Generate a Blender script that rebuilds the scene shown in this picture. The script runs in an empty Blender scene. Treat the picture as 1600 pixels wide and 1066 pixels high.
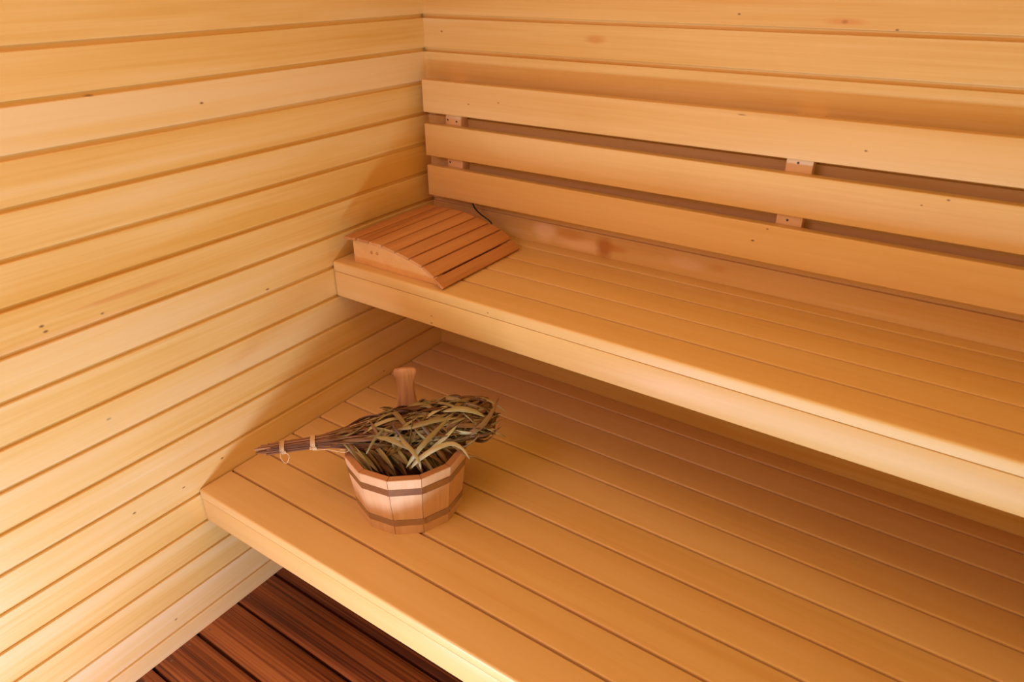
import bpy, bmesh, math, random
from mathutils import Vector, Matrix

random.seed(11)
SC = bpy.context.scene
COL = SC.collection

# ------------------------------------------------------------------ camera
cam_d = bpy.data.cameras.new('camera')
cam = bpy.data.objects.new('camera', cam_d)
COL.objects.link(cam)
RIGHT = (0.82530, 0.56466, -0.00440)
UP = (-0.26048, 0.38754, 0.88428)
BACK = (0.50105, -0.72865, 0.46692)
M = Matrix(((RIGHT[0], UP[0], BACK[0], 1.58156),
            (RIGHT[1], UP[1], BACK[1], -1.82352),
            (RIGHT[2], UP[2], BACK[2], 1.72868),
            (0, 0, 0, 1)))
cam.matrix_world = M
cam_d.sensor_width = 36.0
cam_d.lens = 1104.139 / 1600 * 36
cam_d.clip_start = 0.02
cam_d.dof.use_dof = True
cam_d.dof.focus_distance = 1.85
cam_d.dof.aperture_fstop = 4.0
SC.camera = cam

# ------------------------------------------------------------------ light and exposure
SC.view_settings.view_transform = 'Standard'
SC.view_settings.look = 'None'
SC.view_settings.gamma = 1
SC.view_settings.exposure = 0.0
w = bpy.data.worlds.new('world')
SC.world = w
w.use_nodes = True
w.node_tree.nodes['Background'].inputs[0].default_value = (0.6, 0.7, 1.0, 1)
w.node_tree.nodes['Background'].inputs[1].default_value = 0.0


def area(name, loc, target, sx, sy, power, color):
    d = bpy.data.lights.new(name, 'AREA')
    d.shape = 'RECTANGLE'
    d.size = sx
    d.size_y = sy
    d.energy = power
    d.color = color
    o = bpy.data.objects.new(name, d)
    o.location = loc
    v = Vector(target) - Vector(loc)
    o.rotation_euler = v.to_track_quat('-Z', 'Y').to_euler()
    COL.objects.link(o)
    return o


def ball(name, loc, r, power, color):
    d = bpy.data.lights.new(name, 'POINT')
    d.shadow_soft_size = r
    d.energy = power
    d.color = color
    o = bpy.data.objects.new(name, d)
    o.location = loc
    COL.objects.link(o)
    return o


# low light: cool daylight glow from the floor in front of the benches, below the camera, and a small fill added to brighten the left wall
area('floor_light', (1.50, -1.80, 0.03), (1.50, -1.7999, 1.0), 1.3, 0.30, 40, (0.42, 0.665, 0.80))
ball('left_wall_fill', (0.68, -1.70, 0.11), 0.10, 100, (0.160, 0.158, 0.235))
# added ceiling fills, not real lamps: pale at front left, warm above the benches
area('ceiling_fill', (0.45, -2.0, 2.10), (1.05, -0.7, 0.4), 0.9, 0.6, 40, (0.30, 0.185, 0.235))
area('ceiling_fill', (1.2, -1.0, 2.14), (1.2, -0.999, 0.4), 1.2, 0.8, 40, (0.13, 0.072, 0.014))
SC.cycles.diffuse_bounces = 8
SC.cycles.max_bounces = 12
SC.cycles.sample_clamp_indirect = 6


# ------------------------------------------------------------------ helpers
def tag(o, label=None, cat=None, group=None, kind=None):
    if label: o['label'] = label
    if cat: o['category'] = cat
    if group: o['group'] = group
    if kind: o['kind'] = kind
    return o


def empty(name, loc):
    o = bpy.data.objects.new(name, None)
    o.empty_display_size = 0.05
    o.location = loc
    COL.objects.link(o)
    return o


class MB:
    """collects pieces; build() links them as one mesh with wood coordinates 'wc' and a per-piece tone 'rnd'."""
    def __init__(self):
        self.v = []; self.f = []; self.wc = []; self.rnd = []

    def add(self, verts, faces, wc=None, rnd=None):
        n = len(self.v)
        if rnd is None: rnd = random.random()
        if wc is None: wc = verts
        off = (random.uniform(0, 50), random.uniform(0, 50), random.uniform(0, 50))
        self.v += [tuple(p) for p in verts]
        self.f += [tuple(i + n for i in f) for f in faces]
        self.wc += [(p[0] + off[0], p[1] + off[1], p[2] + off[2]) for p in wc]
        self.rnd += [rnd] * len(verts)

    def prism(self, prof, axis, a0, a1, rnd=None, cap=True):
        """closed profile in the plane across `axis`, swept from a0 to a1. prof = list of (p, q):
        axis 0 -> (y, z); axis 1 -> (x, z); axis 2 -> (x, y)."""
        n = len(prof)
        vs = []; wc = []
        for a in (a0, a1):
            for p, q in prof:
                vs.append((a, p, q) if axis == 0 else (p, a, q) if axis == 1 else (p, q, a))
                wc.append((a, p, q))
        fs = []
        for i in range(n):
            j = (i + 1) % n
            fs.append((i, j, j + n, i + n))
        if cap:
            fs.append(tuple(range(n - 1, -1, -1)))
            fs.append(tuple(range(n, 2 * n)))
        self.add(vs, fs, wc, rnd)

    def box(self, x0, x1, y0, y1, z0, z1, axis=0, r=0.0, seg=3, rnd=None):
        lim = [(x0, x1), (y0, y1), (z0, z1)]
        o = [i for i in range(3) if i != axis]
        prof = rrect(lim[o[0]][0], lim[o[0]][1], lim[o[1]][0], lim[o[1]][1], r, seg)
        self.prism(prof, axis, lim[axis][0], lim[axis][1], rnd)

    def build(self, name, mat, parent=None, smooth=35, mw=None):
        me = bpy.data.meshes.new(name)
        me.from_pydata(self.v, [], self.f)
        me.update()
        bm = bmesh.new(); bm.from_mesh(me)
        bmesh.ops.recalc_face_normals(bm, faces=bm.faces[:])
        bm.to_mesh(me); bm.free()
        a = me.attributes.new('wc', 'FLOAT_VECTOR', 'POINT')
        a.data.foreach_set('vector', [c for p in self.wc for c in p])
        b = me.attributes.new('rnd', 'FLOAT', 'POINT')
        b.data.foreach_set('value', self.rnd)
        me.materials.append(mat)
        if smooth:
            me.shade_smooth()
            me.set_sharp_from_angle(angle=math.radians(smooth))
        o = bpy.data.objects.new(name, me)
        COL.objects.link(o)
        if parent is not None:
            o.parent = parent
            o.matrix_parent_inverse = Matrix.Translation(-Vector(parent.location))
        return o


def rrect(p0, p1, q0, q1, r=0.0, seg=3, rs=None):
    """rounded rectangle; rs = radii at (p1,q1), (p0,q1), (p0,q0), (p1,q0)"""
    rs = rs or (r, r, r, r)
    out = []
    for (cx, cy, sx, sy, a0), rr in zip(((p1, q1, -1, -1, 0), (p0, q1, 1, -1, 90), (p0, q0, 1, 1, 180), (p1, q0, -1, 1, 270)), rs):
        if rr <= 0:
            out.append((cx, cy)); continue
        for k in range(seg + 1):
            a = math.radians(a0 + 90 * k / seg)
            out.append((cx + sx * rr + rr * math.cos(a), cy + sy * rr + rr * math.sin(a)))
    return out


# ------------------------------------------------------------------ materials
def nt(name):
    m = bpy.data.materials.new(name)
    m.use_nodes = True
    t = m.node_tree
    return m, t, t.nodes['Principled BSDF']


def node(t, typ, **kw):
    n = t.nodes.new(typ)
    for k, v in kw.items(): setattr(n, k, v)
    return n


def math_node(t, op, a, b=None, clamp=False):
    n = node(t, 'ShaderNodeMath', operation=op, use_clamp=clamp)
    for i, x in enumerate((a, b)):
        if x is None: continue
        if isinstance(x, (int, float)): n.inputs[i].default_value = x
        else: t.links.new(x, n.inputs[i])
    return n.outputs[0]


def vmul(t, v, s):
    n = node(t, 'ShaderNodeVectorMath', operation='MULTIPLY')
    t.links.new(v, n.inputs[0]); n.inputs[1].default_value = s
    return n.outputs[0]


def mixc(t, fac, a, b, mode='MIX'):
    n = node(t, 'ShaderNodeMix', data_type='RGBA', blend_type=mode)
    for sock, x in ((n.inputs['Factor'], fac), (n.inputs[6], a), (n.inputs[7], b)):
        if isinstance(x, (int, float)): sock.default_value = x
        elif isinstance(x, tuple): sock.default_value = (*x, 1) if len(x) == 3 else x
        else: t.links.new(x, sock)
    return n.outputs[2]


def noise(t, v, scale, detail=3.0, rough=0.5, dist=0.0):
    n = node(t, 'ShaderNodeTexNoise')
    t.links.new(v, n.inputs['Vector'])
    n.inputs['Scale'].default_value = scale
    n.inputs['Detail'].default_value = detail
    n.inputs['Roughness'].default_value = rough
    n.inputs['Distortion'].default_value = dist
    return n.outputs['Fac']


def ramp(t, fac, stops):
    n = node(t, 'ShaderNodeValToRGB')
    t.links.new(fac, n.inputs[0])
    e = n.color_ramp.elements
    while len(e) < len(stops): e.new(0.5)
    for x, (p, c) in zip(e, stops):
        x.position = p; x.color = (*c, 1)
    return n.outputs[0]


def maprange(t, v, a, b, c, d):
    n = node(t, 'ShaderNodeMapRange')
    t.links.new(v, n.inputs[0])
    for i, x in enumerate((a, b, c, d)): n.inputs[i + 1].default_value = x
    return n.outputs[0]


def wood(name, dark, mid, light, rough=0.45, streak=1.0, fine=0.5, tone=0.5, bump=0.05, spec=0.5, spots=(), grain=(0.7, 16, 16), finescale=(3, 150, 150)):
    """planed wood: broad streaks and fine grain along the board; spots = marks (position, radii, colour, strength) in world space."""
    m, t, b = nt(name)
    at = node(t, 'ShaderNodeAttribute', attribute_name='wc').outputs['Vector']
    rn = node(t, 'ShaderNodeAttribute', attribute_name='rnd').outputs['Fac']
    n1 = noise(t, vmul(t, at, grain), 1.0, 4, 0.55, 0.6)
    n2 = noise(t, vmul(t, at, finescale), 1.0, 3, 0.6)
    n3 = noise(t, vmul(t, at, (1.6, 5, 5)), 1.0, 2, 0.5)
    s = math_node(t, 'MULTIPLY', math_node(t, 'SUBTRACT', n1, 0.5), 1.5 * streak)
    s = math_node(t, 'ADD', s, math_node(t, 'MULTIPLY', math_node(t, 'SUBTRACT', n2, 0.5), fine))
    s = math_node(t, 'ADD', s, math_node(t, 'MULTIPLY', math_node(t, 'SUBTRACT', n3, 0.5), 0.5 * streak))
    s = math_node(t, 'ADD', s, math_node(t, 'MULTIPLY', math_node(t, 'SUBTRACT', rn, 0.5), tone))
    s = math_node(t, 'ADD', s, 0.5, clamp=True)
    c = ramp(t, s, ((0.0, dark), (0.5, mid), (1.0, light)))
    if spots:
        geo = node(t, 'ShaderNodeNewGeometry').outputs['Position']
        for pos, rad, col, k in spots:
            d = node(t, 'ShaderNodeVectorMath', operation='SUBTRACT')
            t.links.new(geo, d.inputs[0]); d.inputs[1].default_value = pos
            q = vmul(t, d.outputs[0], tuple(1 / r for r in rad))
            ln = node(t, 'ShaderNodeVectorMath', operation='LENGTH')
            t.links.new(q, ln.inputs[0])
            if k < 0:      # soft, ragged patch
                dd = math_node(t, 'ADD', ln.outputs['Value'], math_node(t, 'MULTIPLY', math_node(t, 'SUBTRACT', n1, 0.5), 1.6))
                f = maprange(t, dd, 0.45, 1.15, -k, 0.0)
            else:
                f = maprange(t, ln.outputs['Value'], 0.35, 1.0, k, 0.0)
            c = mixc(t, f, c, col)
    t.links.new(c, b.inputs['Base Color'])
    b.inputs['Roughness'].default_value = rough
    b.inputs['Specular IOR Level'].default_value = spec
    bp = node(t, 'ShaderNodeBump')
    bp.inputs['Strength'].default_value = bump
    bp.inputs['Distance'].default_value = 0.002
    t.links.new(n2, bp.inputs['Height'])
    t.links.new(bp.outputs[0], b.inputs['Normal'])
    return m


KN = (0.16, 0.055, 0.018)
def pin(p, ax, s=1.0):
    """small pin knot on a wall board; ax = axis the grain runs along"""
    r = [0.004 * s] * 3
    r[ax] = 0.007 * s
    return (p, tuple(r), KN, 0.85)

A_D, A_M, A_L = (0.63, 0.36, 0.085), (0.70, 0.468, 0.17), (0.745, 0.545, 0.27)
LW = [pin((0, -1.2138, .7861), 1, 1.0), ((0, -1.2138, .772), (.02, .009, .035), A_L, 0.5), pin((0, -1.283, 1.0612), 1), pin((0, -1.279, 1.047), 1), pin((0, -1.158, 1.0415), 1, .8),
      pin((0, -.8075, 1.4509), 1, .9), ((0, -1.0562, 1.4995), (.02, .014, .0025), KN, .8), ((0, -.7209, .9424), (.02, .008, .003), KN, .9), pin((0, -.9642, .514), 1, .9), pin((0, -1.0886, .4941), 1, .8),
      pin((0, -1.225, .5046), 1, .9), pin((0, -.7503, .5418), 1, .8), pin((0, -1.2086, .1024), 1, .8), pin((0, -.3151, .4827), 1, .8),
      ((0, -1.10, 1.068), (.02, .14, .007), (0.62, 0.26, 0.06), -.6), ((0, -1.24, 1.03), (.02, .17, .012), (.80, .52, .26), -.5)]
BW = [pin((1.2229, 0, 1.6206), 0, 1.3), ((1.2229, 0, 1.6206), (.05, .02, .008), (.6, .25, .06), -.6), pin((.0716, 0, 1.558), 0, .8), ((.6038, 0, 1.5574), (.035, .02, .012), (.56, .22, .05), -.6),
      pin((.9853, 0, 1.6298), 0, .7), pin((1.3312, 0, 1.6077), 0, .7), pin((1.4644, 0, 1.5994), 0, .7),
      ((.455, 0, .988), (.045, .02, .034), (.88, .66, .42), -.8), ((.585, 0, .972), (.11, .02, .020), (.87, .64, .40), -.65), ((.668, 0, .976), (.032, .02, .034), (.42, .15, .025), -.8), ((.70, 0, .982), (.05, .02, .014), (.55, .22, .05), -.6),
      ((.55, 0, .995), (.05, .02, .02), (.62, .26, .06), -.5), ((.93, 0, .985), (.06, .02, .022), (.84, .62, .44), -.45), ((1.02, 0, .99), (.03, .02, .014), (.62, .27, .08), -.4)]
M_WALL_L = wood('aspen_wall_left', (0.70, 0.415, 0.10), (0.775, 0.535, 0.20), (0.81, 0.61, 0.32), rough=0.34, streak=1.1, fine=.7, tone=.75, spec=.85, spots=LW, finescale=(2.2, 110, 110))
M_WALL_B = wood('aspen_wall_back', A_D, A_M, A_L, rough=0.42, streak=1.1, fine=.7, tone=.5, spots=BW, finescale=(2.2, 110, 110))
M_WALL = wood('aspen_wall', A_D, A_M, A_L, rough=0.45, streak=.8, fine=.35, tone=.5)
M_BENCH = wood('bench_wood', (0.63, 0.37, 0.11), (0.69, 0.45, 0.165), (0.73, 0.50, 0.215), rough=0.40, streak=.8, fine=.5, tone=.4, bump=.03, finescale=(2.2, 100, 100),
               spots=[((.3837, -.48, .8662), (.004, .004, .003), KN, .8), ((.382, -.48, .8437), (.005, .004, .003), KN, .9), ((.5807, -.48, .9286), (.004, .004, .003), KN, .7)])
M_BACK = wood('backrest_wood', (0.635, 0.375, 0.12), (0.705, 0.465, 0.185), (0.75, 0.515, 0.24), rough=0.40, streak=1.0, fine=.7, tone=.35, bump=.03, finescale=(2.2, 100, 100),
              spots=[pin((.2171, -.065, 1.3651), 0, .6), pin((.3275, -.065, 1.3788), 0, .6), ((1.0457, -.065, 1.4145), (.014, .01, .002), KN, .7), pin((1.3329, -.065, 1.3642), 0, .7),
                     pin((1.4685, -.065, 1.2625), 0, .5), pin((1.5158, -.065, 1.2818), 0, .7), pin((1.1185, -.065, 1.1113), 0, .8), pin((1.1498, -.065, 1.1479), 0, .6)])
M_BATTEN = wood('batten_wood', (0.70, 0.45, 0.22), (0.77, 0.52, 0.29), (0.8, 0.56, 0.34), rough=0.5, streak=.6, fine=.4)
M_FLOOR = wood('stained_floor_wood', (0.075, 0.016, 0.004), (0.215, 0.056, 0.012), (0.36, 0.115, 0.028), rough=0.38, streak=1.5, fine=2.4, tone=.35, bump=.25, spec=.4,
               grain=(0.5, 26, 26), finescale=(1.2, 150, 150))
M_HEAD = wood('headrest_slat_wood', (0.40, 0.155, 0.045), (0.52, 0.235, 0.08), (0.60, 0.30, 0.115), rough=0.45, streak=.9, fine=.6, tone=.7, grain=(2, 30, 30))
M_HEADSIDE = wood('headrest_side_wood', (0.66, 0.35, 0.11), (0.74, 0.43, 0.16), (0.78, 0.49, 0.2), rough=0.45, streak=.7, grain=(2, 22, 22))
M_PLUG = wood('plug_wood', (0.48, 0.20, 0.06), (0.52, 0.23, 0.07), (0.56, 0.26, 0.09), rough=0.5)
M_BUCKET = wood('bucket_stave_wood', (0.55, 0.30, 0.145), (0.64, 0.375, 0.195), (0.72, 0.45, 0.26), rough=0.42, streak=.9, fine=.6, tone=.5, grain=(4, 40, 40), finescale=(12, 260, 260))
M_GRIP = wood('bucket_handle_wood', (0.40, 0.19, 0.09), (0.54, 0.29, 0.145), (0.64, 0.38, 0.2), rough=0.42, streak=1.6, fine=.8, grain=(5, 60, 60))
M_RIM = wood('bucket_rim_wood', (0.42, 0.19, 0.08), (0.48, 0.225, 0.095), (0.54, 0.27, 0.12), rough=0.5, streak=.6, tone=.2, grain=(6, 30, 30))


def simple(name, col, rough=0.5, metal=0.0):
    m, t, b = nt(name)
    geo = node(t, 'ShaderNodeNewGeometry').outputs['Position']
    n = noise(t, geo, 60, 2)
    c = mixc(t, n, tuple(x * .88 for x in col), tuple(min(1, x * 1.1) for x in col))
    t.links.new(c, b.inputs['Base Color'])
    b.inputs['Roughness'].default_value = rough
    b.inputs['Metallic'].default_value = metal
    return m

M_STEEL = simple('hoop_steel', (0.46, 0.38, 0.36), 0.20, 1.0)
M_SCREW = simple('screw_steel', (0.26, 0.18, 0.13), 0.45, 1.0)
M_SCREWD = simple('dark_screw', (0.10, 0.06, 0.04), 0.5, 0.3)
M_CORD = simple('black_cord', (0.012, 0.009, 0.008), 0.6)
M_STRING = simple('string', (0.72, 0.52, 0.30), 0.8)
M_WATER = simple('bucket_inside', (0.10, 0.035, 0.012), 0.35)


def leaf_mat():
    m, t, b = nt('dried_leaf')
    rn = node(t, 'ShaderNodeAttribute', attribute_name='rnd').outputs['Fac']
    at = node(t, 'ShaderNodeAttribute', attribute_name='wc').outputs['Vector']
    n = noise(t, vmul(t, at, (30, 260, 30)), 1.0, 3)
    f = math_node(t, 'ADD', rn, math_node(t, 'MULTIPLY', math_node(t, 'SUBTRACT', n, 0.5), 0.22), clamp=True)
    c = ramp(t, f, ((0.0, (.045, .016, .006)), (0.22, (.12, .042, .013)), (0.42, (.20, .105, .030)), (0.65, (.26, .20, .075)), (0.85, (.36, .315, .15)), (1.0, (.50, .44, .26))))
    t.links.new(c, b.inputs['Base Color'])
    b.inputs['Roughness'].default_value = 0.42
    b.inputs['Specular IOR Level'].default_value = 0.45
    return m

M_LEAF = leaf_mat()
M_TWIG = wood('twig_bark', (.10, .035, .014), (.26, .11, .05), (.60, .38, .24), rough=.6, tone=1.1, streak=.5, grain=(20, 200, 200))

# ------------------------------------------------------------------ room shell
P = 0.096                       # pitch of the wall boards
H0 = 0.06209                    # lowest groove above the floor
X1, Y0, ZC = 2.45, -2.35, 2.17  # right wall, front wall, ceiling
GL, GU = 0.0040, 0.0070         # a groove reaches this far below and above its line
GD = 0.0085                     # groove depth


def wall_profile(zlow, zhigh, soft):
    """list of boards; each a list of (depth, z), depth > 0 goes into the wall"""
    boards = []
    k = math.floor((zlow - H0) / P)
    z = H0 + k * P
    while z < zhigh:
        a, b = z + GU, z + P - GL        # visible face of the board
        r = .0021
        pts = [(GD, z - GL), (GD, a - .0004), (GD * .6, a - .0002)]
        pts += [(r - r * math.sin(t), a + r - r * math.cos(t)) for t in (0.15, 0.55, 1.0, 1.571)]
        r = .0021 * soft
        pts += [(r - r * math.cos(t), b - r + r * math.sin(t)) for t in (0.0, 0.5, 1.0, 1.45)]
        pts += [(GD * .6, b + .0002), (GD, b + .0004)]
        pts2 = [(d, min(max(zz, zlow), zhigh)) for d, zz in pts]
        boards.append(pts2)
        z += P
    return boards


TONE = {}
def make_wall(name, mat, place, a0, a1, label, tones=None, soft=1.0):
    mb = MB()
    for i, b in enumerate(wall_profile(0.0, ZC, soft)):
        if max(p[1] for p in b) - min(p[1] for p in b) < 1e-4: continue
        n = len(b)
        vs = []; wc = []
        for a in (a0, a1):
            for d, z in b:
                vs.append(place(a, d, z)); wc.append((a, d, z))
        fs = [(j, j + 1, j + 1 + n, j + n) for j in range(n - 1) if abs(b[j][1] - b[j + 1][1]) + abs(b[j][0] - b[j + 1][0]) > 1e-6]
        mb.add(vs, fs, wc, (tones or {}).get(i))
    # solid body behind the boards
    q = [place(a, d, z) for a in (a0 - .03, a1 + .03) for d in (GD + .0005, .03) for z in (0.0, ZC)]
    mb.add(q, [(0, 1, 3, 2), (4, 6, 7, 5), (0, 4, 5, 1), (2, 3, 7, 6), (0, 2, 6, 4), (1, 5, 7, 3)])
    o = mb.build(name, mat, smooth=0)
    tag(o, label, None, None, 'structure')
    return o


# board index 0 is the half board at the floor; board i spans H0+(i-1)P .. H0+iP
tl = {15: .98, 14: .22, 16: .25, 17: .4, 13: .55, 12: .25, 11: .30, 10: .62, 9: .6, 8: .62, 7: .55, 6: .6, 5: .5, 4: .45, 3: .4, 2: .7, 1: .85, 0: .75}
tb = {16: .3, 17: .2, 15: .3, 14: .4, 10: .5}
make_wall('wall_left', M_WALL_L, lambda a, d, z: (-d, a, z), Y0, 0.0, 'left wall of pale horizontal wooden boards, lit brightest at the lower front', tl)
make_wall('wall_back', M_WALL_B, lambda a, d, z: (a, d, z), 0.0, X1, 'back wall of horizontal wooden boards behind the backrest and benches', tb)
make_wall('wall_right', M_WALL, lambda a, d, z: (X1 + d, a, z), Y0, 0.0, 'right wall of horizontal wooden boards')
make_wall('wall_front', M_WALL, lambda a, d, z: (a, Y0 - d, z), 0.0, X1, 'front wall of horizontal wooden boards behind the camera')
mb = MB()
for i in range(26):
    y = Y0 + i * .0905
    mb.box(-.03, X1 + .03, y + .0015, y + .089, ZC, ZC + .02, 0, .003, 2)
mb.box(-.03, X1 + .03, Y0 - .03, .03, ZC + .012, ZC + .03, 0)
tag(mb.build('ceiling', M_WALL), 'wooden board ceiling of the sauna', None, None, 'structure')

# floor: boards along x with open black gaps
mb = MB()
gaps = [-.8846 - .1398 * k for k in range(-7, 11)]
ys = [0.03] + [g for g in gaps if Y0 - .03 < g < 0.0] + [Y0 - .03]
for a, b in zip(ys, ys[1:]):
    mb.box(-.03, X1 + .03, b + .0042, a - .0042, -.028, 0.0, 0, .003, 2)
mb.box(-.03, X1 + .03, Y0 - .03, .03, -.075, -.06, 0, rnd=0.0)
floor = tag(mb.build('floor', M_FLOOR), 'floor of dark reddish brown stained boards with black gaps', None, None, 'structure')
for x, y in ((.0165, -1.2012), (.0217, -1.262), (.0187, -1.0696), (.0162, -1.1363), (.0125, -.9288), (.0125, -.9928), (.023, -1.3395)):
    s = MB()
    n = 10
    vs = [(x + .0032 * math.cos(2 * math.pi * k / n), y + .0032 * math.sin(2 * math.pi * k / n), z) for z in (-.004, .0006) for k in range(n)]
    s.add(vs, [tuple(range(n, 2 * n))] + [(k, (k + 1) % n, (k + 1) % n + n, k + n) for k in range(n)])
    s.build('screw', M_SCREW, floor)


# ------------------------------------------------------------------ benches
XB0, XB1 = .0035, X1 - .004


def bench(name, label, yf, ztop, ys, zseam, zbot, gap, rf):
    root = tag(empty(name, (XB0, 0, ztop - .03)), label, 'bench', 'built-in sauna benches')
    mb = MB()
    edges = [yf] + ys
    for i, (a, b) in enumerate(zip(edges, edges[1:])):
        y0 = a if i == 0 else a + gap / 2
        y1 = b - gap / 2
        r0 = .0075 if i == 0 else rf[i % len(rf)]
        # radii order: (y1,z1), (y0,z1), (y0,z0), (y1,z0)
        prof = rrect(y0, y1, zseam + .0008, ztop, 0, 5, (.003, r0, .001, .001))
        mb.prism(prof, 0, XB0, XB1)
    y0 = edges[-1] + gap / 2
    mb.prism(rrect(y0, -.0015, zseam + .0008, ztop, 0, 5, (.001, rf[0], .001, .001)), 0, XB0, XB1)
    mb.build('seat', M_BENCH, root)
    mb = MB()
    mb.prism(rrect(yf + .0006, yf + .026, zbot, zseam - .0008, 0, 3, (.001, .0016, .002, .001)), 0, XB0 + .001, XB1 - .001)
    mb.build('fascia', M_BENCH, root)
    for x in (.03, 1.2, X1 - .07):
        mb = MB()
        mb.box(x, x + .04, yf + .027, -.002, zbot + .01, zseam - .0002, 1)
        mb.build('support_joist', M_BENCH, root)
    return root


low = bench('sauna_bench', 'lower and deeper slatted wooden bench, carrying the wooden bucket', -1.0505, .4613,
            [-.9450, -.8350, -.7260, -.6165, -.5075, -.3985, -.2895, -.1780, -.0665], .4317, .3536, .0066, (.0052, .0046, .0056))
upp = bench('sauna_bench', 'upper narrower slatted wooden bench under the backrest, carrying the headrest', -.4800, .9481,
            [-.3775, -.2690, -.1613, -.0530], .9170, .8350, .0068, (.0036, .0018, .0036, .0015, .0020))

# ------------------------------------------------------------------ backrest
br = tag(empty('backrest', (.0375, -.002, 1.0586)), 'three-board wooden backrest mounted on the back wall above the upper bench', 'backrest')
for z0, z1, x0 in ((1.3258, 1.4240, .0362), (1.1895, 1.2903, .0368), (1.0588, 1.1578, .0380)):
    mb = MB()
    mb.prism(rrect(-.065, -.0365, z0, z1, 0, 4, (.002, .0035, .0025, .002)), 0, x0, XB1)
    mb.build('rail', M_BACK, br)
for x0, x1, sc in ((.102, .1625, ((.110, 1.3045), (.145, 1.302), (.112, 1.171))), (1.160, 1.2225, ((1.188, 1.3125), (1.187, 1.170))), (2.22, 2.2825, ())):
    mb = MB()
    mb.box(x0, x1, -.0362, -.0006, 1.064, 1.420, 2, .0012, 2)
    bt = mb.build('batten', M_BATTEN, br)
    for sx, sz in sc:
        s = MB()
        n = 10
        rr = .0032
        vs = [(sx + rr * math.cos(2 * math.pi * k / n), y, sz + rr * math.sin(2 * math.pi * k / n)) for y in (-.030, -.0366) for k in range(n)]
        s.add(vs, [tuple(range(n, 2 * n))] + [(k, (k + 1) % n, (k + 1) % n + n, k + n) for k in range(n)])
        so = s.build('screw', M_SCREWD)
        so.parent = bt

# ------------------------------------------------------------------ headrest
hr = tag(empty('headrest', (.24, -.28, .9485)), 'curved slatted wooden headrest in the corner of the upper bench', 'headrest')
prof = [(.048, 1.0335), (.1005, 1.0360), (.151, 1.0370), (.204, 1.0350), (.253, 1.0262), (.3035, 1.0160), (.350, 1.0040), (.391, .9790), (.4255, .9552)]
TH = .0085
mb = MB()
for i, (a, b) in enumerate(zip(prof, prof[1:])):
    d = Vector((b[0] - a[0], b[1] - a[1])); L = d.length; d /= L
    nrm = Vector((-d.y, d.x))
    g = .0028
    loc = rrect(g, L - g, -TH, 0, .0016, 2)
    pts = [(a[0] + d.x * u + nrm.x * v, a[1] + d.y * u + nrm.y * v) for u, v in loc]
    j = random.uniform(-.002, .002)
    mb.prism(pts, 1, -.4672 + j, -.0915 + j * .5)
mb.build('slatted_top', M_HEAD, hr)
for y0, y1 in ((-.4465, -.4225), (-.137, -.113)):
    mb = MB()
    top = [(x, z - TH - .0003) for x, z in prof]
    poly = [(.0630, .9487)] + [(.0630, 1.0341 - TH)] + top[1:7] + [(.372, top[7][1] + .0125 - .0), (.404, .9487 + .0005), (.402, .9487)]
    poly[-3] = (.388, .9789 - TH)
    mb.prism(poly, 1, y0, y1)
    sp = mb.build('side_panel', M_HEADSIDE, hr)
    for px, pz in ((.1365, .9925), (.1590, .9940)):
        s = MB()
        n = 14
        vs = [(px + .0052 * math.cos(2 * math.pi * k / n), yy, pz + .0052 * math.sin(2 * math.pi * k / n)) for yy in (y0 + .004, y0 - .0006) for k in range(n)]
        s.add(vs, [tuple(range(n, 2 * n))] + [(k, (k + 1) % n, (k + 1) % n + n, k + n) for k in range(n)])
        so = s.build('plug', M_PLUG)
        so.parent = sp


# ------------------------------------------------------------------ tubes
def tube(mb, pts, rad, n=6, rnd=None):
    pts = [Vector(p) for p in pts]
    rad = rad if isinstance(rad, (list, tuple)) else [rad] * len(pts)
    vs = []; wc = []; s = 0
    ref = Vector((.31, .22, .93))
    for i, p in enumerate(pts):
        d = (pts[min(i + 1, len(pts) - 1)] - pts[max(i - 1, 0)]).normalized()
        u = d.cross(ref).normalized(); v = d.cross(u)
        if i: s += (p - pts[i - 1]).length
        for k in range(n):
            a = 2 * math.pi * k / n
            vs.append(p + (u * math.cos(a) + v * math.sin(a)) * rad[i])
            wc.append((s, math.cos(a) * rad[i], math.sin(a) * rad[i]))
    fs = [(i * n + k, i * n + (k + 1) % n, (i + 1) * n + (k + 1) % n, (i + 1) * n + k) for i in range(len(pts) - 1) for k in range(n)]
    fs += [tuple(range(n)), tuple((len(pts) - 1) * n + k for k in range(n))]
    mb.add(vs, fs, wc, rnd)


def smooth_path(pts, n=6):
    """Catmull-Rom through pts"""
    P_ = [Vector(p) for p in pts]
    P_ = [P_[0] * 2 - P_[1]] + P_ + [P_[-1] * 2 - P_[-2]]
    out = []
    for i in range(1, len(P_) - 2):
        a, b, c, d = P_[i - 1:i + 3]
        for k in range(n):
            u = k / n
            out.append(.5 * ((2 * b) + (c - a) * u + (2 * a - 5 * b + 4 * c - d) * u * u + (3 * b - a - 3 * c + d) * u ** 3))
    out.append(P_[-2])
    return out


cd = MB()
tube(cd, smooth_path([(.188, -.020, 1.075), (.1964, -.033, 1.0510), (.2194, -.052, 1.0400), (.2498, -.065, 1.0294), (.280, -.076, 1.0240), (.3072, -.086, 1.0170), (.315, -.089, 1.004), (.316, -.088, .985), (.313, -.080, .9515)]), .0026, 8)
tag(cd.build('cord', M_CORD), 'thin black cord dangling from behind the backrest to the back of the headrest', 'cord')

# ------------------------------------------------------------------ bucket
BC = Vector((.5125, -.7522, .4616))
bk = tag(empty('bucket', tuple(BC)), 'wooden stave bucket with two metal hoops and upright handle on the lower bench', 'bucket')
NS = 12
A0 = math.radians(-35)
HB, RB, RT, TK = .1865, .1370, .1585, .018


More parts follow.
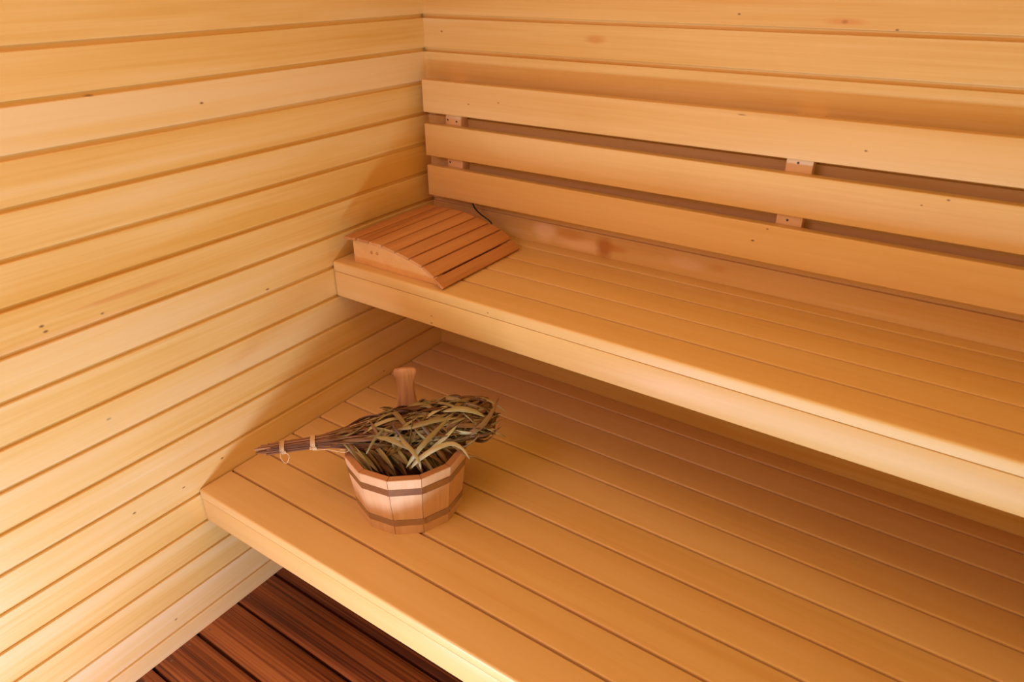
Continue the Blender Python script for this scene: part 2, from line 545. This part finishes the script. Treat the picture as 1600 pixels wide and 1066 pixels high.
def rad_at(h, inner=0.0):
    return RB + (RT - RB) * h / HB - inner


def ring(h, r, ang):
    return (BC.x + r * math.cos(ang), BC.y + r * math.sin(ang), BC.z + h)


mb = MB()
mr = MB()
FLOOR_IN = .03
for k in range(NS):
    a, b = A0 + 2 * math.pi * k / NS, A0 + 2 * math.pi * (k + 1) / NS
    e = .0040
    a += e; b -= e
    c2 = 1 / math.cos(math.pi / NS)
    vs = []; wc = []
    t_in = TK * c2
    rnd = random.random()
    for (h, r) in ((0, rad_at(0)), (HB - .0012, rad_at(HB)), (HB, rad_at(HB) - .0014), (HB, rad_at(HB) - t_in), (0, rad_at(0) - t_in)):
        for ang in (a, b):
            p = ring(h, r, ang)
            vs.append(p)
            wc.append((h, .148 * (ang - A0), .1 if r > rad_at(h) - .01 else .2))
    fs = [(0, 1, 3, 2), (2, 3, 5, 4), (6, 7, 9, 8), (8, 9, 1, 0), (0, 2, 4, 6, 8), (1, 9, 7, 5, 3)]
    mb.add(vs, fs, wc, rnd)
    mr.add([vs[i] for i in (4, 5, 7, 6)] + [(x, y, z - .0001) for x, y, z in (vs[i] for i in (4, 5, 7, 6))], [(0, 1, 2, 3)], [(wc[i][1], wc[i][2], 0) for i in (4, 5, 7, 6)] * 2, rnd)
# dark core behind the joints so that no light leaks
core = []
for h, r in ((.001, rad_at(.001) - .006), (HB - .003, rad_at(HB) - .006)):
    for k in range(NS):
        core.append(ring(h, r, A0 + 2 * math.pi * k / NS))
mb.add(core, [(k, (k + 1) % NS, (k + 1) % NS + NS, k + NS) for k in range(NS)], None, 0.0)
mb.build('body', M_BUCKET, bk, smooth=0)
mt = MB()
for i in range(len(mr.v)): pass
mr.v = [(x, y, z + .0003) for x, y, z in mr.v]
mr.build('rim', M_RIM, bk, smooth=0)
mb = MB()
bot = [ring(FLOOR_IN, rad_at(FLOOR_IN) - TK * .9, A0 + 2 * math.pi * k / NS) for k in range(NS)] + [ring(.006, rad_at(.006) - TK * .9, A0 + 2 * math.pi * k / NS) for k in range(NS)]
mb.add(bot, [tuple(range(NS)), tuple(range(2 * NS - 1, NS - 1, -1))] + [(k, (k + 1) % NS, (k + 1) % NS + NS, k + NS) for k in range(NS)])
mb.build('bottom', M_WATER, bk, smooth=0)
for h0, h1, jk in ((.1365, .1575, None), (.0310, .0520, 0)):
    mb = MB()
    vs = []
    for h, ex in ((h0, .0002), (h0, .0014), (h1, .0014), (h1, .0002)):
        for k in range(NS):
            vs.append(ring(h, rad_at(h) + ex, A0 + 2 * math.pi * k / NS))
    fs = [(r * NS + k, r * NS + (k + 1) % NS, (r + 1) * NS + (k + 1) % NS, (r + 1) * NS + k) for r in range(3) for k in range(NS)]
    mb.add(vs, fs)
    # overlapped end of the band
    kk = 0
    a = A0 + 2 * math.pi * (kk + .06) / NS
    b = A0 + 2 * math.pi * (kk + .93) / NS
    def onface(h, f, ex):
        p = Vector(ring(h, rad_at(h) + ex, A0 + 2 * math.pi * kk / NS)); q = Vector(ring(h, rad_at(h) + ex, A0 + 2 * math.pi * (kk + 1) / NS))
        return tuple(p.lerp(q, f))
    ov = [onface(h, f, ex) for ex in (.0010, .0026) for h in (h0 + .0004, h1 - .0004) for f in (.10, .92)]
    mb.add(ov, [(0, 1, 3, 2), (4, 6, 7, 5), (0, 4, 5, 1), (2, 3, 7, 6), (0, 2, 6, 4), (1, 5, 7, 3)])
    mb.build('hoop', M_STEEL, bk, smooth=0)

# handle: one long stave rising from the far side of the rim
ha = math.radians(130)
er = Vector((math.cos(ha), math.sin(ha), 0)); et = Vector((-math.sin(ha), math.cos(ha), 0))
apo = math.cos(math.pi / NS)
base_r = rad_at(HB) * apo
sil = [(-.0012, .0385), (.012, .0345), (.028, .0290), (.048, .0245), (.068, .0222), (.085, .0225), (.100, .0252), (.111, .0290), (.119, .0315), (.125, .0312), (.1290, .0270), (.1305, .0215)]
mb = MB()
vs = []; wc = []
nprof = 12
for h, hw in sil:
    th = .0095 if h < .115 else .0095 * (1 - .5 * ((h - .115) / .0155) ** 2)
    lean = (RT - RB) / HB * h
    for k in range(nprof * 1):
        a = 2 * math.pi * k / nprof
        cx = math.copysign(abs(math.cos(a)) ** .45, math.cos(a)) * hw
        cy = math.copysign(abs(math.sin(a)) ** .6, math.sin(a)) * th
        p = BC + er * (base_r - .010 + lean + cy) + et * cx + Vector((0, 0, HB + h))
        vs.append(tuple(p)); wc.append((h, cx, cy))
fs = [(i * nprof + k, i * nprof + (k + 1) % nprof, (i + 1) * nprof + (k + 1) % nprof, (i + 1) * nprof + k) for i in range(len(sil) - 1) for k in range(nprof)]
fs += [tuple(range(nprof)), tuple((len(sil) - 1) * nprof + k for k in range(nprof))]
mb.add(vs, fs, wc, .35)
mb.build('handle', M_GRIP, bk, smooth=50)

# ------------------------------------------------------------------ bath whisk: tied bundle of dried leafy twigs lying across the bucket
WA, WE = Vector((.2580, -.9949, .6680)), Vector((.6640, -.5890, .6950))
ax = (WE - WA); WL = ax.length; ax.normalize()
wu = ax.cross(Vector((0, 0, 1))).normalized()      # towards the viewer's lower right
wv = wu.cross(ax).normalized()
wh = tag(empty('bath_whisk', tuple(WA.lerp(WE, .55))), 'tied bath whisk of dried leafy twigs lying across the bucket', 'bath whisk')
ENV = [(0.0, .014, .012), (.10, .016, .013), (.22, .0175, .014), (.30, .027, .019), (.42, .048, .030), (.55, .067, .040), (.70, .078, .048), (.85, .076, .052), (.95, .064, .048), (1.02, .044, .038)]


def env(t):
    for (t0, a0, b0), (t1, a1, b1) in zip(ENV, ENV[1:]):
        if t <= t1:
            f = max(0, (t - t0) / (t1 - t0))
            return a0 + (a1 - a0) * f, b0 + (b1 - b0) * f
    return ENV[-1][1:]


def wp(t, phi, rho):
    a, b = env(t)
    return WA + ax * (t * WL) + wu * (a * rho * math.cos(phi)) + wv * (b * rho * math.sin(phi))


def ribbon(mb, path, width, roll, rnd, nrm0=None, fold=.25):
    """one lance-shaped leaf: a folded strip of two faces across"""
    n = len(path)
    vs = []; wc = []
    s = 0
    L = sum((path[i + 1] - path[i]).length for i in range(n - 1))
    for i, p in enumerate(path):
        d = (path[min(i + 1, n - 1)] - path[max(i - 1, 0)]).normalized()
        up = (nrm0 if nrm0 is not None else Vector((0, 0, 1)))
        side = d.cross(up)
        if side.length < 1e-4: side = d.cross(Vector((1, 0, 0)))
        side.normalize()
        nn = side.cross(d).normalized()
        r = roll + .8 * roll * (s / L)
        sd = side * math.cos(r) + nn * math.sin(r)
        nn2 = nn * math.cos(r) - side * math.sin(r)
        u = s / L
        wd = width * (max(0.0, math.sin(math.pi * min(1, u * .94 + .05))) ** .75)
        vs += [p - sd * wd / 2 + nn2 * wd * fold, p, p + sd * wd / 2 + nn2 * wd * fold]
        wc += [(s, -wd / 2, 0), (s, 0, 0), (s, wd / 2, 0)]
        if i < n - 1: s += (path[i + 1] - path[i]).length
    fs = []
    for i in range(n - 1):
        for k in (0, 1):
            fs.append((3 * i + k, 3 * i + k + 1, 3 * i + k + 4, 3 * i + k + 3))
    mb.add(vs, fs, wc, rnd)


lv = MB()
rg = random.Random(5)
for i in range(520):
    t0 = .27 + .60 * rg.random() ** .8
    phi = rg.uniform(0, 2 * math.pi)
    rho0 = rg.uniform(.35, .9)
    rho1 = rg.uniform(.6, 1.08)
    Lf = rg.uniform(.09, .19) / WL
    dphi = rg.gauss(0, .9)
    ph = []
    nseg = 10
    wob = rg.uniform(-.14, .14)
    for k in range(nseg + 1):
        s = k / nseg
        t = t0 + Lf * s
        rho = rho0 + (rho1 - rho0) * s + wob * math.sin(math.pi * s)
        if t > 1.0:            # tips fold over the blunt end
            rho *= max(.15, 1 - (t - 1.0) * 9)
            t = 1.0 + (t - 1.0) * .25
        ph.append(wp(t, phi + dphi * s * s, rho))
    c = .5 * (ph[0] + ph[-1])
    tt = (c - WA).dot(ax)
    nr = (c - (WA + ax * tt)).normalized()
    depth_dark = rg.random()
    rnd = min(1, max(0, rg.gauss(.44, .26)))
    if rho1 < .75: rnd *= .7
    ribbon(lv, ph, rg.uniform(.006, .0135), rg.gauss(0, .45), rnd, nr, rg.uniform(.05, .35))
# loose leaves lying criss-cross over the bundle
for i in range(80):
    t0 = rg.uniform(.50, .95)
    phi = rg.uniform(-1.0, 3.3)
    c0 = wp(t0, phi, rg.uniform(.88, 1.06))
    a_, b_ = env(t0)
    outw = (wu * (math.cos(phi) / a_) + wv * (math.sin(phi) / b_)).normalized()
    tang = ax.cross(outw).normalized()
    th = rg.gauss(0, .55)
    d = ax * math.cos(th) + tang * math.sin(th)
    L = rg.uniform(.09, .17)
    bend = rg.gauss(0, 3.0)
    cv = rg.uniform(.4, 3.0)
    ph = [c0 + d * (L * (k / 8 - .5)) - outw * (L * (k / 8 - .5)) ** 2 * (5 + cv) + tang * (L * (k / 8 - .5)) ** 2 * bend + outw * .003 for k in range(9)]
    ribbon(lv, ph, rg.uniform(.007, .0145), rg.gauss(0, .35), min(1, max(0, rg.gauss(.52, .26))), outw, rg.uniform(.05, .25))
# a core of darker leaves so the bundle is dense
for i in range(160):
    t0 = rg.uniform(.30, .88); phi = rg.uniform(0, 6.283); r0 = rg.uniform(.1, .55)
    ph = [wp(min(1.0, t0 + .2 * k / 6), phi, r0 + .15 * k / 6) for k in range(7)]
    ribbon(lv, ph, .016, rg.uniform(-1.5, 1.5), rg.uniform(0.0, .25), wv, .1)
# curled leaves at the blunt end
for i in range(46):
    phi = rg.uniform(0, 6.283)
    r0 = rg.uniform(.55, 1.0)
    c0 = wp(.97, phi, r0)
    rr = rg.uniform(.008, .018)
    tw = rg.uniform(0, 6.28)
    d1 = (ax * .8 + wu * math.cos(tw) * .5 + wv * math.sin(tw) * .5).normalized()
    d2 = (wu * math.cos(phi + 3.14) + wv * math.sin(phi + 3.14))
    ph = [c0 + d1 * (rr * math.sin(3.6 * k / 9)) * 1.0 + d2 * (rr * (1 - math.cos(3.6 * k / 9))) for k in range(10)]
    ribbon(lv, ph, rg.uniform(.004, .008), rg.uniform(-.4, .4), min(1, max(0, rg.gauss(.4, .25))), wv, .1)
# leaves hanging down into the bucket on the near side
for i in range(110):
    t0 = rg.uniform(.34, .80)
    p0 = wp(t0, rg.uniform(-1.2, .3), rg.uniform(.6, .95))
    L = rg.uniform(.05, .10)
    dirx = ax * rg.uniform(.3, 1.0) + wu * rg.uniform(.1, .6) - wv * rg.uniform(.2, .8)
    dirx.normalize()
    ph = [p0 + dirx * (L * k / 7) - Vector((0, 0, .025)) * (k / 7) ** 2 for k in range(8)]
    ok = True
    for q in ph:      # stay inside the staves where below the rim
        d = Vector((q.x - BC.x, q.y - BC.y))
        if q.z < BC.z + HB + .004 and d.length > (RT - TK) * apo - .006:
            ok = False
    if ok: ribbon(lv, ph, rg.uniform(.009, .016), rg.gauss(0, .6), min(1, max(0, rg.gauss(.55, .22))), Vector((.35, -.55, .75)), .15)
# single leaves that stand out of the bundle
for pts, wd, rn in (
    ([(0.5992, -0.8345, 0.655), (0.6344, -0.8366, 0.7), (0.6642, -0.8107, 0.727), (0.6872, -0.779, 0.732), (0.708, -0.7648, 0.718), (0.7292, -0.7636, 0.695)], .013, .93),
    ([(0.5237, -0.6967, 0.705), (0.5434, -0.6674, 0.726), (0.5599, -0.6344, 0.739), (0.5814, -0.6182, 0.744), (0.6074, -0.6191, 0.738)], .010, .12),
    ([(0.5544, -0.8139, 0.725), (0.5844, -0.8339, 0.73), (0.624, -0.8448, 0.722), (0.6469, -0.8499, 0.705), (0.6500, -0.8500, 0.685)], .011, .82),
    ([(0.6231, -0.7114, 0.74), (0.632, -0.7713, 0.74), (0.6329, -0.8219, 0.73), (0.6189, -0.8431, 0.7), (0.5938, -0.8422, 0.66)], .012, .72),
    ([(0.4146, -0.8119, 0.68), (0.4114, -0.8004, 0.69), (0.406, -0.7919, 0.699)], .005, .1),
    ([(0.66, -0.74, 0.69), (0.6964, -0.7448, 0.684), (0.7173, -0.7337, 0.68), (0.7333, -0.7242, 0.675)], .006, .45),
    ([(0.3829, -0.8706, 0.69), (0.3981, -0.8573, 0.7), (0.4141, -0.8398, 0.7), (0.4485, -0.8265, 0.69)], .016, .40),
    ([(0.46, -0.76, 0.71), (0.48, -0.735, 0.725), (0.515, -0.705, 0.73), (0.545, -0.66, 0.728)], .012, .15),
    ([(0.53, -0.80, 0.722), (0.57, -0.775, 0.735), (0.605, -0.735, 0.742), (0.64, -0.69, 0.738)], .013, .66),
    ([(0.50, -0.84, 0.712), (0.54, -0.84, 0.722), (0.575, -0.835, 0.718), (0.61, -0.82, 0.70)], .013, .78),
    ([(0.60, -0.70, 0.748), (0.63, -0.675, 0.752), (0.66, -0.655, 0.745), (0.685, -0.64, 0.73)], .015, .80),
):
    ribbon(lv, smooth_path(pts, 5), wd, .15, rn, Vector((.45, -.55, .7)), .12)
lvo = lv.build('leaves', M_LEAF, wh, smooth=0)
lvo.data.shade_smooth()
sol = lvo.modifiers.new('thickness', 'SOLIDIFY')
sol.thickness = .0005
sol.offset = 0

tw = MB()
for i in range(46):
    phi = rg.uniform(0, 6.283); rho = rg.uniform(.15, 1.0) ** .7
    st = rg.uniform(-.03, .045) if i > 12 else rg.uniform(-.035, -.01)
    en = rg.uniform(.42, .70)
    n = 9
    pts = []
    for k in range(n):
        t = st + (en - st) * k / (n - 1)
        q = wp(max(t, 0), phi + .25 * math.sin(3 * t + i), rho * (1 + .06 * math.sin(9 * t + 2 * i)))
        if t < 0: q = q + ax * (t * WL)
        pts.append(q)
    r = rg.uniform(.0012, .0030)
    tube(tw, pts, [r * (1 - .55 * k / (n - 1)) for k in range(n)], 6, min(1, max(0, rg.gauss(.45, .28))))
tw.build('twigs', M_TWIG, wh, smooth=50)
for t, turns in ((.085, 4), (.215, 5)):
    sg = MB()
    pts = []
    for k in range(turns * 16 + 1):
        a = 2 * math.pi * k / 16
        a_, b_ = env(t)
        tt = t + (k / (turns * 16) - .5) * .020
        pts.append(WA + ax * (tt * WL) + (wu * math.cos(a) * (a_ + .0032) + wv * math.sin(a) * (b_ + .0032)))
    tube(sg, pts, .0011, 5)
    p0 = pts[0] + wu * .002
    if t < .1:
        loop = [p0, p0 + wu * .010 - wv * .010, p0 + wu * .016 - wv * .022 + ax * .008, p0 + wu * .014 - wv * .022 + ax * .014, p0 + wu * .008 - wv * .010 + ax * .020, p0 + ax * .012 - wv * .002]
    else:
        loop = [p0, p0 + wu * .005 - wv * .004 + ax * .010, p0 + wu * .006 - wv * .006 + ax * .035, p0 + wu * .012 - wv * .012 + ax * .060, p0 + wu * .016 - wv * .016 + ax * .080, p0 + wu * .012 - wv * .015 + ax * .090, p0 + wu * .010 - wv * .010 + ax * .070]
        kn = [p0 + Vector((rg.uniform(-.004, .004), rg.uniform(-.004, .004), rg.uniform(-.004, .004))) for _ in range(7)]
        tube(sg, smooth_path(kn, 4), .0011, 5)
    tube(sg, smooth_path(loop, 5), .0009, 5)
    sg.build('string_tie', M_STRING, wh, smooth=60)
